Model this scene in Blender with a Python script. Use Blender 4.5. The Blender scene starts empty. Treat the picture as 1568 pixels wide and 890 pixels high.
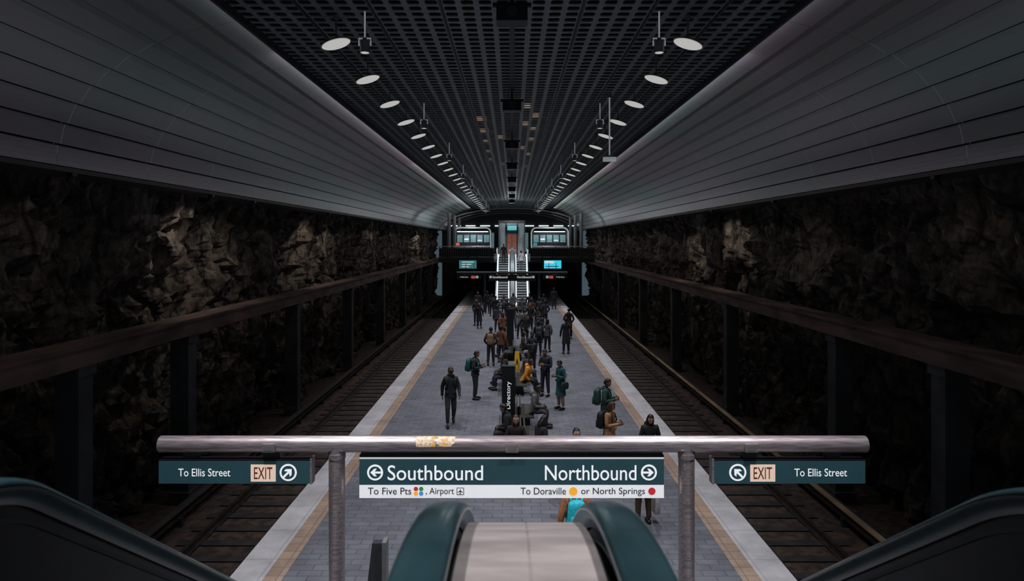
import bpy, math, random
import numpy as np
from mathutils import Vector, Matrix, noise, Euler
random.seed(7)
S = bpy.context.scene
S.view_settings.view_transform = 'Standard'
S.view_settings.look = 'None'

# ------------------------------------------------------------------ materials
def mat(name, col, rough=0.6, metal=0.0, var=0.15, scale=6.0, emit=0.0, ecol=None, bump=0.0, stretch=(1,1,1), col2=None, spec=None, detail=4):
    m = bpy.data.materials.new(name); m.use_nodes = True
    nt = m.node_tree; N = nt.nodes; L = nt.links
    b = N['Principled BSDF']
    b.inputs['Roughness'].default_value = rough
    b.inputs['Metallic'].default_value = metal
    if spec is not None: b.inputs['Specular IOR Level'].default_value = spec
    tc = N.new('ShaderNodeTexCoord'); mp = N.new('ShaderNodeMapping'); mp.inputs['Scale'].default_value = stretch
    L.new(tc.outputs['Object'], mp.inputs[0])
    nz = N.new('ShaderNodeTexNoise'); nz.inputs['Scale'].default_value = scale; nz.inputs['Detail'].default_value = detail
    L.new(mp.outputs[0], nz.inputs['Vector'])
    r = N.new('ShaderNodeValToRGB')
    c2 = col2 if col2 else tuple(min(1, c*(1+var)) for c in col)
    c1 = col if col2 else tuple(c*(1-var) for c in col)
    r.color_ramp.elements[0].position = 0.35; r.color_ramp.elements[1].position = 0.65
    r.color_ramp.elements[0].color = (*c1, 1); r.color_ramp.elements[1].color = (*c2, 1)
    L.new(nz.outputs['Fac'], r.inputs[0]); L.new(r.outputs[0], b.inputs['Base Color'])
    if emit > 0:
        b.inputs['Emission Color'].default_value = (*(ecol or col), 1); b.inputs['Emission Strength'].default_value = emit
    if bump > 0:
        bp = N.new('ShaderNodeBump'); bp.inputs['Strength'].default_value = bump; bp.inputs['Distance'].default_value = 0.02
        L.new(nz.outputs['Fac'], bp.inputs['Height']); L.new(bp.outputs[0], b.inputs['Normal'])
    return m

M = {}
M['vault'] = mat('vault_aluminium', (.33,.29,.33), .38, .65, scale=.3, col2=(.22,.29,.28), stretch=(1,.35,1))
M['vaultlip'] = mat('vault_lip', (.02,.023,.026), .6)
M['seam'] = mat('vault_shadow_gap', (.006,.007,.008), .9)
M['grid'] = mat('ceiling_grid_paint', (.16,.19,.205), .5, .1)
M['plenum'] = mat('plenum_black', (.004,.005,.006), .9)
M['black'] = mat('black_metal', (.012,.014,.016), .5, .2)
M['dark'] = mat('dark_paint', (.03,.034,.037), .6)
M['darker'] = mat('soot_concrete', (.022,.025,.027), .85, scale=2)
M['steel'] = mat('brushed_steel', (.46,.39,.40), .40, .7, var=.3, scale=9, stretch=(.5,6,6))
M['beam'] = mat('rusty_beam', (.05,.031,.028), .85, 0, col2=(.15,.09,.075), scale=2.5, stretch=(1,.3,1), bump=.6, detail=8)
M['column'] = mat('column_concrete', (.045,.05,.055), .85, scale=1.5, var=.3)
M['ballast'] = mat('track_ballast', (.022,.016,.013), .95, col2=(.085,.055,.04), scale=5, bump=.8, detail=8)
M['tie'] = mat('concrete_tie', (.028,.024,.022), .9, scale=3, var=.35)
M['rail'] = mat('rail_steel', (.14,.12,.115), .35, .8, var=.3)
M['cover'] = mat('third_rail_cover', (.34,.23,.13), .7, var=.3, scale=1)
M['teal'] = mat('sign_teal', (.022,.062,.075), .45, var=.06, emit=.22, ecol=(.022,.075,.095))  # faint glow added to the panel colour for light on the sign
M['white'] = mat('sign_white', (.62,.64,.66), .5, var=.04)
M['pale'] = mat('antenna_plastic_glow', (.6,.62,.63), .5, var=.04, emit=.16, ecol=(.9,.95,1))  # slight glow stands in for light reaching the antenna
M['swhite'] = mat('glow_sign_white', (.62,.64,.66), .5, var=.04, emit=.50, ecol=(.95,.97,1))  # sign faces glow in place of light falling on their front
M['wtext'] = mat('letter_white', (.85,.86,.87), .5, var=.02, emit=.52, ecol=(.93,.97,1))  # letters are no lamps, glow put in to keep them bright
M['dtext'] = mat('letter_dark', (.03,.035,.045), .5)
M['cream'] = mat('exit_cream', (.72,.58,.47), .5, var=.04, emit=.42, ecol=(1,.72,.55))  # exit plate glow painted in for light on its face
M['chip'] = mat('worn_primer', (.75,.58,.42), .7, var=.3, scale=30)
M['chip2'] = mat('worn_orange', (.85,.42,.08), .7, var=.3, scale=30)
M['red'] = mat('exit_red', (.22,.02,.02), .5)
M['dotred'] = mat('dot_red', (.6,.03,.04), .5, var=.03, emit=.35)
M['dotor'] = mat('dot_orange', (.85,.38,.03), .5, var=.03, emit=.6)
M['dotgr'] = mat('dot_green', (.03,.3,.1), .5, var=.03, emit=.3)
M['dotbl'] = mat('dot_blue', (.08,.3,.65), .5, var=.03, emit=.4)
M['rubber'] = mat('handrail_rubber', (.016,.042,.048), .22, var=.2, spec=1.0)
M['deck'] = mat('deck_brushed_metal', (.40,.35,.33), .42, .3, var=.25, scale=3, stretch=(1,4,1))
M['glass'] = mat('balustrade_panel', (.010,.013,.015), .35, .2)
M['step'] = mat('escalator_step', (.16,.165,.17), .5, .5)
M['fstep'] = mat('escalator_tread', (.42,.43,.44), .5, .2)
M['lamp'] = mat('glowing_disc', (.8,.79,.74), .5, emit=.40, ecol=(1,.98,.93), var=.03)  # reflector discs glow in place of spotlight on them; also can lenses
M['lampb'] = mat('lamp_back', (.2,.2,.2), .5, .3)
M['bal'] = mat('lit_balustrade', (.8,.85,.87), .5, emit=.62, ecol=(.88,.96,1), var=.03)
M['tube'] = mat('fluorescent_tube', (.8,.9,.9), .5, emit=2.5, ecol=(.85,.97,1), var=.02)
M['shop'] = mat('shop_window', (.2,.3,.32), .4, scale=1.5, emit=.16, ecol=(.45,.75,.8), var=.3)
M['warm'] = mat('warm_bulb', (.8,.5,.3), .5, emit=.5, ecol=(1,.62,.38))
M['scrC'] = mat('screen_cyan', (.1,.6,.7), .4, emit=.85, ecol=(.05,.66,.88), var=.1)
M['scrT'] = mat('screen_teal', (.1,.4,.42), .4, emit=.16, ecol=(.2,.85,.85), var=.1)
M['redlit'] = mat('lit_exit_red', (.6,.1,.1), .4, emit=.5, ecol=(1,.15,.12))
M['greyw'] = mat('shaft_cladding', (.22,.25,.27), .6, var=.2, scale=1)
M['door'] = mat('lift_door', (.4,.13,.08), .5, .2)
M['yellow'] = mat('caution_yellow', (.85,.48,.03), .5, var=.05)
M['wood'] = mat('bench_seat', (.05,.046,.042), .5)

def rock_mat():
    m = bpy.data.materials.new('blasted_rock'); m.use_nodes = True
    nt = m.node_tree; N = nt.nodes; L = nt.links; b = N['Principled BSDF']; b.inputs['Roughness'].default_value = .7
    tc = N.new('ShaderNodeTexCoord'); mp = N.new('ShaderNodeMapping'); mp.inputs['Scale'].default_value = (1,1,.45)
    mp.inputs['Rotation'].default_value=(.15,0,0)
    L.new(tc.outputs['Object'], mp.inputs[0])
    n1 = N.new('ShaderNodeTexNoise'); n1.inputs['Scale'].default_value = 5; n1.inputs['Detail'].default_value = 14; n1.inputs['Roughness'].default_value = .72
    L.new(mp.outputs[0], n1.inputs['Vector'])
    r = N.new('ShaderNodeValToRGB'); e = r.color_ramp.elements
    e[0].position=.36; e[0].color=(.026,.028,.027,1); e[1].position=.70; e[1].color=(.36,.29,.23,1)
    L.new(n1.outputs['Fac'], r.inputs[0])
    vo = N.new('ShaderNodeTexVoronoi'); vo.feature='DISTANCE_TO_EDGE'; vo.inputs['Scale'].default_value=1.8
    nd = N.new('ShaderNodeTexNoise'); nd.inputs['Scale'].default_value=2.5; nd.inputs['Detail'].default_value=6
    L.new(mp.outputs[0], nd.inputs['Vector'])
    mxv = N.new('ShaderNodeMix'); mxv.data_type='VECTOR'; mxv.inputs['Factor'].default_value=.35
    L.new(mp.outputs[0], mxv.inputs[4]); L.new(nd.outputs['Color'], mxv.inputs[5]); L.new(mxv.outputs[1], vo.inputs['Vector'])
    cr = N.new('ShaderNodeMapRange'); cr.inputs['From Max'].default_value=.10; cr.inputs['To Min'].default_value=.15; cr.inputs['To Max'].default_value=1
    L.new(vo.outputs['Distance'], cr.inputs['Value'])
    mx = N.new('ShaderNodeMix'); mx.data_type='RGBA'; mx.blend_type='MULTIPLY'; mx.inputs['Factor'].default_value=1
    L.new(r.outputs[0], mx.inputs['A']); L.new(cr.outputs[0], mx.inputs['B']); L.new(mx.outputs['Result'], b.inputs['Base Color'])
    n2 = N.new('ShaderNodeTexNoise'); n2.inputs['Scale'].default_value = 3.2; n2.inputs['Detail'].default_value = 14; n2.inputs['Roughness'].default_value=.72
    L.new(mp.outputs[0], n2.inputs['Vector'])
    ad = N.new('ShaderNodeMath'); ad.operation='MULTIPLY_ADD'; ad.inputs[1].default_value=.35
    L.new(cr.outputs[0], ad.inputs[0]); L.new(n2.outputs['Fac'], ad.inputs[2])
    bp = N.new('ShaderNodeBump'); bp.inputs['Strength'].default_value=1; bp.inputs['Distance'].default_value=.35
    L.new(ad.outputs[0], bp.inputs['Height']); L.new(bp.outputs[0], b.inputs['Normal'])
    return m
M['rock'] = rock_mat()

def tile_mat(name, col, mort, bw, bh, rough=.5, var=.12, off=.5, ms=.012):
    m = bpy.data.materials.new(name); m.use_nodes = True
    nt = m.node_tree; N = nt.nodes; L = nt.links; b = N['Principled BSDF']; b.inputs['Roughness'].default_value = rough
    tc = N.new('ShaderNodeTexCoord')
    br = N.new('ShaderNodeTexBrick'); br.inputs['Scale'].default_value = 1
    br.inputs['Brick Width'].default_value=bw; br.inputs['Row Height'].default_value=bh; br.inputs['Mortar Size'].default_value=ms
    br.offset = off
    br.inputs['Color1'].default_value=(*[c*(1-var) for c in col],1); br.inputs['Color2'].default_value=(*[c*(1+var) for c in col],1)
    br.inputs['Mortar'].default_value=(*mort,1)
    L.new(tc.outputs['Object'], br.inputs['Vector'])
    nz = N.new('ShaderNodeTexNoise'); nz.inputs['Scale'].default_value=1.1; nz.inputs['Detail'].default_value=8; nz.inputs['Roughness'].default_value=.7
    L.new(tc.outputs['Object'], nz.inputs['Vector'])
    mr = N.new('ShaderNodeMapRange'); mr.inputs['From Min'].default_value=.3; mr.inputs['From Max'].default_value=.7; mr.inputs['To Min'].default_value=.66; mr.inputs['To Max'].default_value=1.2
    L.new(nz.outputs['Fac'], mr.inputs['Value'])
    mx = N.new('ShaderNodeMix'); mx.data_type='RGBA'; mx.blend_type='MULTIPLY'; mx.inputs['Factor'].default_value=1
    L.new(br.outputs['Color'], mx.inputs['A']); L.new(mr.outputs[0], mx.inputs['B']); L.new(mx.outputs['Result'], b.inputs['Base Color'])
    bp = N.new('ShaderNodeBump'); bp.inputs['Strength'].default_value=.3; bp.inputs['Distance'].default_value=.01; bp.invert=True
    L.new(br.outputs['Fac'], bp.inputs['Height']); L.new(bp.outputs[0], b.inputs['Normal'])
    return m
M['pave'] = tile_mat('platform_pavers', (.175,.185,.215), (.11,.115,.135), .4, .2)
M['edge'] = tile_mat('platform_edge_granite', (.60,.59,.61), (.43,.43,.45), .6, 1.2, off=0, var=.06)
M['tan'] = tile_mat('platform_tactile_tan', (.44,.32,.24), (.28,.21,.17), .3, .3, off=0, var=.08)

# ------------------------------------------------------------------ mesh builder
class MB:
    def __init__(s): s.v=[]; s.f=[]; s.m=[]; s.s=[]; s.mats=[]
    def mi(s, m):
        mm = M[m] if isinstance(m,str) else m
        if mm not in s.mats: s.mats.append(mm)
        return s.mats.index(mm)
    def add(s, v, f, m, smooth=False):
        o=len(s.v); s.v += [tuple(p) for p in v]
        s.f += [tuple(i+o for i in q) for q in f]
        if isinstance(m,(list,)): s.m += [s.mi(x) for x in m]
        else: s.m += [s.mi(m)]*len(f)
        s.s += [smooth]*len(f)
    def box(s,x0,x1,y0,y1,z0,z1,m):
        v=[(x,y,z) for x in (x0,x1) for y in (y0,y1) for z in (z0,z1)]
        s.add(v,[(0,1,3,2),(4,6,7,5),(0,4,5,1),(2,3,7,6),(0,2,6,4),(1,5,7,3)],m)
    def tube(s, path, r, m, n=12, caps=True, smooth=True):
        path=[Vector(p) for p in path]; K=len(path)
        rs = r if isinstance(r,(list,tuple)) else [r]*K
        v=[];f=[]
        prev=None
        for i,p in enumerate(path):
            d=(path[min(i+1,K-1)]-path[max(i-1,0)]).normalized()
            a = prev if prev is not None else (Vector((0,0,1)) if abs(d.z)<.9 else Vector((1,0,0)))
            x=(a-d*a.dot(d)).normalized(); y=d.cross(x); prev=x
            for k in range(n):
                t=2*math.pi*k/n; v.append(p+(x*math.cos(t)+y*math.sin(t))*rs[i])
        for i in range(K-1):
            for k in range(n):
                f.append((i*n+k,i*n+(k+1)%n,(i+1)*n+(k+1)%n,(i+1)*n+k))
        s.add(v,f,m,smooth)
        if caps: 
            s.add(v[:n],[tuple(range(n))[::-1]],m); s.add(v[-n:],[tuple(range(n))],m)
    def sq(s, c, r, m, e=1.0, nu=16, nv=10, rot=None, smooth=True, fn=None, keep=None):
        v=[];f=[]
        def sp(x,e): return math.copysign(abs(x)**e,x)
        R = rot if rot else Matrix.Identity(3)
        raw=[]
        for j in range(nv+1):
            ph=-math.pi/2+math.pi*j/nv
            for i in range(nu):
                th=2*math.pi*i/nu
                p=Vector((r[0]*sp(math.cos(ph),e)*sp(math.cos(th),e), r[1]*sp(math.cos(ph),e)*sp(math.sin(th),e), r[2]*sp(math.sin(ph),e)))
                if fn: p=fn(p)
                raw.append(p); v.append(Vector(c)+R@p)
        for j in range(nv):
            for i in range(nu):
                q=(j*nu+i,j*nu+(i+1)%nu,(j+1)*nu+(i+1)%nu,(j+1)*nu+i)
                if keep and not all(keep(raw[a]) for a in q): continue
                f.append(q)
        s.add(v,f,m,smooth)
    def loft(s, rings, m, n=16, cap=True, fn=None):
        v=[];f=[]
        for (c,rx,ry) in rings:
            for k in range(n):
                t=2*math.pi*k/n; v.append(Vector(c)+Vector((rx*math.cos(t),ry*math.sin(t),0)))
        for i in range(len(rings)-1):
            for k in range(n): f.append((i*n+k,i*n+(k+1)%n,(i+1)*n+(k+1)%n,(i+1)*n+k))
        s.add(v,f,m,True)
        if cap: s.add(v[:n],[tuple(range(n))],m); s.add(v[-n:],[tuple(range(n))],m)
    def obj(s,name,loc=(0,0,0),rot=0.0,parent=None):
        me=bpy.data.meshes.new(name); me.from_pydata(s.v,[],s.f)
        for mm in s.mats: me.materials.append(mm)
        me.polygons.foreach_set('material_index',s.m); me.polygons.foreach_set('use_smooth',s.s); me.update()
        o=bpy.data.objects.new(name,me); S.collection.objects.link(o); o.location=loc; o.rotation_euler=(0,0,rot)
        if parent: o.parent=parent
        return o

_tc={}
def text2d(st):
    if st in _tc: return _tc[st]
    c=bpy.data.curves.new('t','FONT'); c.body=st; c.resolution_u=4; c.offset=.004
    o=bpy.data.objects.new('t',c); S.collection.objects.link(o)
    dg=bpy.context.evaluated_depsgraph_get(); me=o.evaluated_get(dg).to_mesh()
    v=np.array([(p.co.x,p.co.y) for p in me.vertices]); f=[tuple(p.vertices) for p in me.polygons]
    o.evaluated_get(dg).to_mesh_clear(); bpy.data.objects.remove(o)
    mn=v.min(0); mx=v.max(0); v=(v-mn)/(mx-mn)
    _tc[st]=(v,f); return v,f
def text(mb,st,x0,x1,z0,z1,y,m,vert=False):
    v,f=text2d(st)
    if vert: P=[(x1-(q[1])*(x1-x0),y,z0+q[0]*(z1-z0)) for q in v]; 
    else: P=[(x0+q[0]*(x1-x0),y,z0+q[1]*(z1-z0)) for q in v]
    mb.add(P,f,m)
def disc(mb,x,z,r,y,m,n=28):
    mb.add([(x+r*math.cos(2*math.pi*k/n),y,z+r*math.sin(2*math.pi*k/n)) for k in range(n)],[tuple(range(n))],m)
def arrow(mb,x,z,r,y,ang,m):
    pts=[(-1,.16),(0.05,.16),(-.28,.6),(.12,.6),(.75,0),(.12,-.6),(-.28,-.6),(.05,-.16),(-1,-.16)]
    c,s_=math.cos(ang),math.sin(ang)
    mb.add([(x+r*(a*c-b*s_),y,z+r*(a*s_+b*c)) for a,b in pts],[(0,1,7,8),(1,2,3,4),(1,4,7),(4,5,6,7)],m)

Y0,Y1=-3.0,84.0
# ------------------------------------------------------------------ platform
mb=MB()
mb.box(-3.8,3.8,Y0+4,Y1,-.25,0,'pave')
for s in (-1,1):
    a,b=sorted((s*3.8,s*4.12)); mb.box(a,b,Y0+4,Y1,-.25,.004,'tan')
    a,b=sorted((s*4.12,s*4.7)); mb.box(a,b,Y0+4,Y1,-.25,.0,'edge')
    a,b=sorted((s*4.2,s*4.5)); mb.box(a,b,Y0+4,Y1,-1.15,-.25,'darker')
mb.obj('floor_platform')
# ------------------------------------------------------------------ tracks
for s in (-1,1):
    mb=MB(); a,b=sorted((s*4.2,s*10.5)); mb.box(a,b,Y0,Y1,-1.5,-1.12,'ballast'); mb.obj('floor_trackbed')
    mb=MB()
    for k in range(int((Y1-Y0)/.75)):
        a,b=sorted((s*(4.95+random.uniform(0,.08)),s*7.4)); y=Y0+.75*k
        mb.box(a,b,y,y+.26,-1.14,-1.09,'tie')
    for xr in (5.45,6.93):
        x=s*xr
        mb.box(x-.07,x+.07,Y0,Y1,-1.09,-1.07,'rail'); mb.box(x-.012,x+.012,Y0,Y1,-1.07,-.94,'rail'); mb.box(x-.037,x+.037,Y0,Y1,-.94,-.90,'rail')
    mb.obj('railway_track')
    mb=MB(); x=s*7.80; cv='cover' if s>0 else 'tie'
    mb.box(x-.03,x+.03,Y0,Y1,-.92,-.80,'rail'); mb.box(x-.08,x+.08,Y0,Y1,-.72,-.69,cv)
    for k in range(28):
        y=Y0+3*k+1; mb.box(x+s*.09-.02,x+s*.09+.02,y,y+.06,-1.12,-.7,'dark'); mb.box(x-.06,x+.06,y,y+.1,-1.12,-.92,'dark')
    mb.obj('third_rail')
    mb=MB(); a,b=sorted((s*7.95,s*8.15)); mb.box(a,b,Y0,Y1-.1,-1.12,-.85,'darker'); mb.obj('cable_trough')

# ------------------------------------------------------------------ rock walls
for s,nm in ((-1,'wall_left'),(1,'wall_right')):
    dy=.14; dz=.13; ny=int((Y1-Y0)/dy)+1; nz_=67
    v=[];f=[]
    for i in range(ny):
        for j in range(nz_):
            y=Y0+i*dy; z=-1.3+j*dz
            p=Vector((s*13.1,y*.33,z*.22)); q=Vector((s*5.7,y*1.2,z*.5))
            wv=noise.noise(Vector((y*.6,z*.6,s*4)))*.8
            d=.75*noise.fractal(p,1,2,3)+.4*abs(noise.noise(q))+.36*noise.fractal(q*2.1,.8,2,5)
            c=noise.cell(Vector(((y+wv)*1.1+.35*z,z*.8-.25*y+wv,s*3)))*.26+noise.cell(Vector(((y-wv)*2.3+z*.4,(z+wv)*1.7,s*9)))*.16+noise.cell(Vector((y*4.3+wv*2,(z-wv)*3.1,s*2)))*.06
            x=9.6-d-c - .25*max(0,(z-5.5))
            x=max(8.78,x)
            v.append((s*x,y,z))
    for i in range(ny-1):
        for j in range(nz_-1):
            a=i*nz_+j; f.append((a,a+1,a+nz_+1,a+nz_) if s<0 else (a,a+nz_,a+nz_+1,a+1))
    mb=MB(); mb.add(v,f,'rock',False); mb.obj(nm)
    mb=MB()
    a,b=sorted((s*8.15,s*8.75)); mb.box(a,b,Y0,Y1,3.2,3.56,'beam')
    a,b=sorted((s*8.10,s*8.75)); mb.box(a,b,Y0,Y1,3.56,3.62,'beam')
    mb.obj('concrete_beam')
    for y in (8.8,13.2,17.6,26.4,35.3,44.1,52.9,61.8,70.6):
        mb=MB(); a,b=sorted((s*8.24,s*8.7)); mb.box(a,b,y-.22,y+.22,-1.12,3.2,'column')
        a,b=sorted((s*8.2,s*8.74)); mb.box(a,b,y-.28,y+.28,3.0,3.2,'column'); mb.box(a,b,y-.28,y+.28,-1.12,-.8,'column')
        mb.obj('support_column')

# ------------------------------------------------------------------ vault
def ell(th,o=0): 
    t=math.radians(th); return (4.3+(3.75-o)*math.cos(t), 6.8+(2.7-o)*math.sin(t))
for s,nm in ((-1,'ceiling_vault_left'),(1,'ceiling_vault_right')):
    prof=[];pm=[]
    for i in range(10):
        g=.55
        for k in range(5):
            t=3+8*i+(8-g)*k/4; prof.append(ell(t, .045*(1-k/4))); pm.append('vault')
        pm[-1]='seam'
        prof.append(ell(3+8*(i+1)-g,-.07)); pm.append('seam')
        prof.append(ell(3+8*(i+1),-.07)); pm.append('seam')
    mb=MB(); n=len(prof)
    ys=list(np.arange(Y0,Y1+.1,3.0))
    for k in range(n-1):
        for j in range(len(ys)-1):
            a,b=prof[k],prof[k+1]
            g=.008
            y0,y1=ys[j]+g,ys[j+1]
            vv=[(s*a[0],y0,a[1]),(s*b[0],y0,b[1]),(s*b[0],y1,b[1]),(s*a[0],y1,a[1])]
            mb.add(vv,[(0,1,2,3)],pm[k],False)
    x,z=ell(3)
    a,b=sorted((s*(x-.05),s*(x+.8))); mb.box(a,b,Y0,Y1,z-.10,z-.02,'vaultlip')
    a,b=sorted((s*4.66,s*4.72)); mb.box(a,b,Y0,Y1,9.36,9.54,'dark')
    mb.obj(nm)

# ------------------------------------------------------------------ egg crate ceiling
def tile(p, hole, depth, mname):
    mb=MB(); h=p/2; n=12
    def sqp(r,e,t):
        c,s_=math.cos(t),math.sin(t); return (math.copysign(abs(c)**e,c)*r, math.copysign(abs(s_)**e,s_)*r)
    inner=[sqp(hole/2,.45,2*math.pi*(k+.5)/n) for k in range(n)]
    outer=[]
    for (x,y) in inner:
        m_=max(abs(x),abs(y)); outer.append((x/m_*h,y/m_*h))
    v=[(x+h,y,0) for x,y in outer]+[(x+h,y,0) for x,y in inner]+[(x+h,y,depth) for x,y in inner]
    f=[]
    for k in range(n):
        k2=(k+1)%n
        f.append((k,n+k,n+k2,k2)); f.append((n+k,2*n+k,2*n+k2,n+k2))
    mb.add(v,f,mname)
    for k in range(n):
        k2=(k+1)%n; a=outer[k]; b=outer[k2]
        ea=abs(abs(a[0])-h)<1e-6; eb=abs(abs(b[0])-h)<1e-6
        if ea!=eb:
            cx=h if (a[0]+b[0])>0 else -h; cy=h if (a[1]+b[1])>0 else -h
            mb.add([(a[0]+h,a[1],0),(b[0]+h,b[1],0),(cx+h,cy,0)],[(0,1,2)],mname)
    return mb
p=.295
mb=tile(p,.205,.02,'grid')
o=mb.obj('ceiling'); o.location=(-p*16,Y0,9.5)
a1=o.modifiers.new('ax','ARRAY'); a1.count=32; a1.use_relative_offset=False; a1.use_constant_offset=True; a1.constant_offset_displace=(p,0,0)
a2=o.modifiers.new('ay','ARRAY'); a2.count=int((Y1-Y0)/p)+1; a2.use_relative_offset=False; a2.use_constant_offset=True; a2.constant_offset_displace=(0,p,0)
mb=MB(); mb.box(-8.5,8.5,Y0,Y1,10.3,10.4,'plenum'); mb.obj('ceiling_plenum')
mb=MB()
for x in (-2.36,-1.18,1.18,2.36,-3.54,3.54,0):
    w=.02 if x else .05
    mb.box(x-w,x+w,Y0,Y1,9.46,9.499,'black' if not x else 'dark')
mb.obj('ceiling_support_rails')
mb=MB()
for (x,ys_) in ((-1.03,(22.1,24.5,27.0,30,33,40,47)),(.74,(21.5,24,26.5,31,36,44)),(0.44,(20,23,29,38)),(-.44,(26,35,43))):
    for y in ys_: mb.box(x-.2,x+.2,y-.12,y+.12,9.53,9.6,'warm')
mb.obj('plenum_lamps')

# ------------------------------------------------------------------ lamps
def light(name,typ,loc,power,col,rot=None,size=.3,spot=None,blend=.6,parent=None,sizey=None):
    l=bpy.data.lights.new(name,typ); l.energy=power; l.color=col
    if typ=='AREA':
        l.size=size
        if sizey: l.shape='RECTANGLE'; l.size_y=sizey
        else: l.shape='DISK'
    elif typ=='SPOT': l.spot_size=spot; l.spot_blend=blend; l.shadow_soft_size=size
    else: l.shadow_soft_size=size
    o=bpy.data.objects.new(name,l); S.collection.objects.link(o); o.location=loc
    if rot is not None: o.rotation_euler=rot
    return o
def aim(o,target):
    d=Vector(target)-Vector(o.location); o.rotation_euler=d.to_track_quat('-Z','Y').to_euler()
for s in (-1,1):
    mb=MB()
    R=Matrix.Rotation(s*math.radians(17),3,'Y')
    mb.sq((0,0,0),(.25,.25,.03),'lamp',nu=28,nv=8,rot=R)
    mb.tube([R@Vector((0,0,.008)),R@Vector((0,0,.03)),R@Vector((0,0,.06))],[.265,.255,.15],'lampb',n=28)
    mb.tube([(0,0,.03),(0,0,.5)],.014,'lampb',n=6)
    mb.tube([(0,0,.44),(0,0,.5)],.05,'lampb',n=10)
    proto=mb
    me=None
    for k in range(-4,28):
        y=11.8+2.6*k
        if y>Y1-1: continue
        if me is None: o=proto.obj('pendant_reflector'); me=o.data  # reflector disc, its brightness is emission in the material
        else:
            o=bpy.data.objects.new('pendant_reflector',me); S.collection.objects.link(o)
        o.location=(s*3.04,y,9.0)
        if k%2==0:
            pw=980 if y>9 else 1900
            l=light('lamp_light','SPOT',(s*3.04,y,8.90),pw,(.96,.95,1),size=.12,spot=math.radians(88),blend=1.0)
            l.rotation_euler=(0,s*math.radians(6),0)
    for (ya,yb,pw) in ((-2,14,15),(14,34,48),(34,56,95),(56,80,150)):
        l=light('vault_edge_fill','AREA',(s*4.76,(ya+yb)/2,9.36),pw,(1,.94,1.0) if ya<30 else (1,.88,.84),size=.07,sizey=yb-ya)  # added strips without a fixture, brighten the upper vault edge
        z=Vector((-s*.97,0,.24)).normalized(); yv=Vector((0,1,0)); xv=yv.cross(z)
        l.rotation_euler=Matrix((xv,yv,z)).transposed().to_euler()
    me=None
    for k in range(-1,9):
        y=11.6+7.8*k
        if me is None:
            mb=MB()
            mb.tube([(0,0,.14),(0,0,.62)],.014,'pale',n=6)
            mb.tube([(0,0,-.10),(0,0,.10)],.085,'lampb',n=16); mb.tube([(0,0,.10),(0,0,.15)],[.06,.03],'lampb',n=12)
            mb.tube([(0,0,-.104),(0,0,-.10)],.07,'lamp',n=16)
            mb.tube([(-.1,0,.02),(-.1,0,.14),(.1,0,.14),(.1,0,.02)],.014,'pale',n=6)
            o=mb.obj('spotlight_can'); me=o.data
        else:
            o=bpy.data.objects.new('spotlight_can',me); S.collection.objects.link(o)
        o.location=(s*2.5,y,8.9)

mb=MB()
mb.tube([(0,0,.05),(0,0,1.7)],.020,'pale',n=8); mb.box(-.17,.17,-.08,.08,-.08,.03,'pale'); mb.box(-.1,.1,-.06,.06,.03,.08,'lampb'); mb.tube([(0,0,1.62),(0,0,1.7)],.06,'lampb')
mb.obj('hanging_antenna',(2.6,18.2,7.8))
for k in range(10):
    mb=MB(); mb.box(-.24,.24,-.15,.15,-.32,-.06,'black'); mb.tube([(0,0,-.05),(0,0,.2)],.03,'black',n=8); mb.box(-.3,.3,-.04,.04,-.07,-.01,'black'); mb.tube([(0,-.15,-.19),(0,-.2,-.19)],[.07,.09],'dark',n=16)
    mb.obj('ceiling_speaker',(0,10.6+7.2*k,9.3))

rk=[(-1,18.3,150),(-1,21.3,110),(-1,12.5,22),(-1,30,150),(-1,33.5,110),(-1,42,45),(-1,52,60),(-1,64,150),(1,34,150),(1,27.5,110),(1,21,22),(1,44,40),(1,64,120),(1,13,12)]
for s,y,pw in rk:
    mb=MB(); mb.box(s*8.06-.06,s*8.06+.06,-.07,.07,-.06,.0,'black'); mb.tube([(s*8.06,0,-.06),(s*8.10,0,-.16)],[.05,.07],'black',n=12)
    mb.obj('rock_wash_lamp',(0,y,6.84))
    l=light('rock_wash','SPOT',(s*8.10,y,6.62),pw*.72,(1,.87,.76),size=.05,spot=math.radians(115),blend=1)
    aim(l,(s*9.3,y+.2,4.4))

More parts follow.
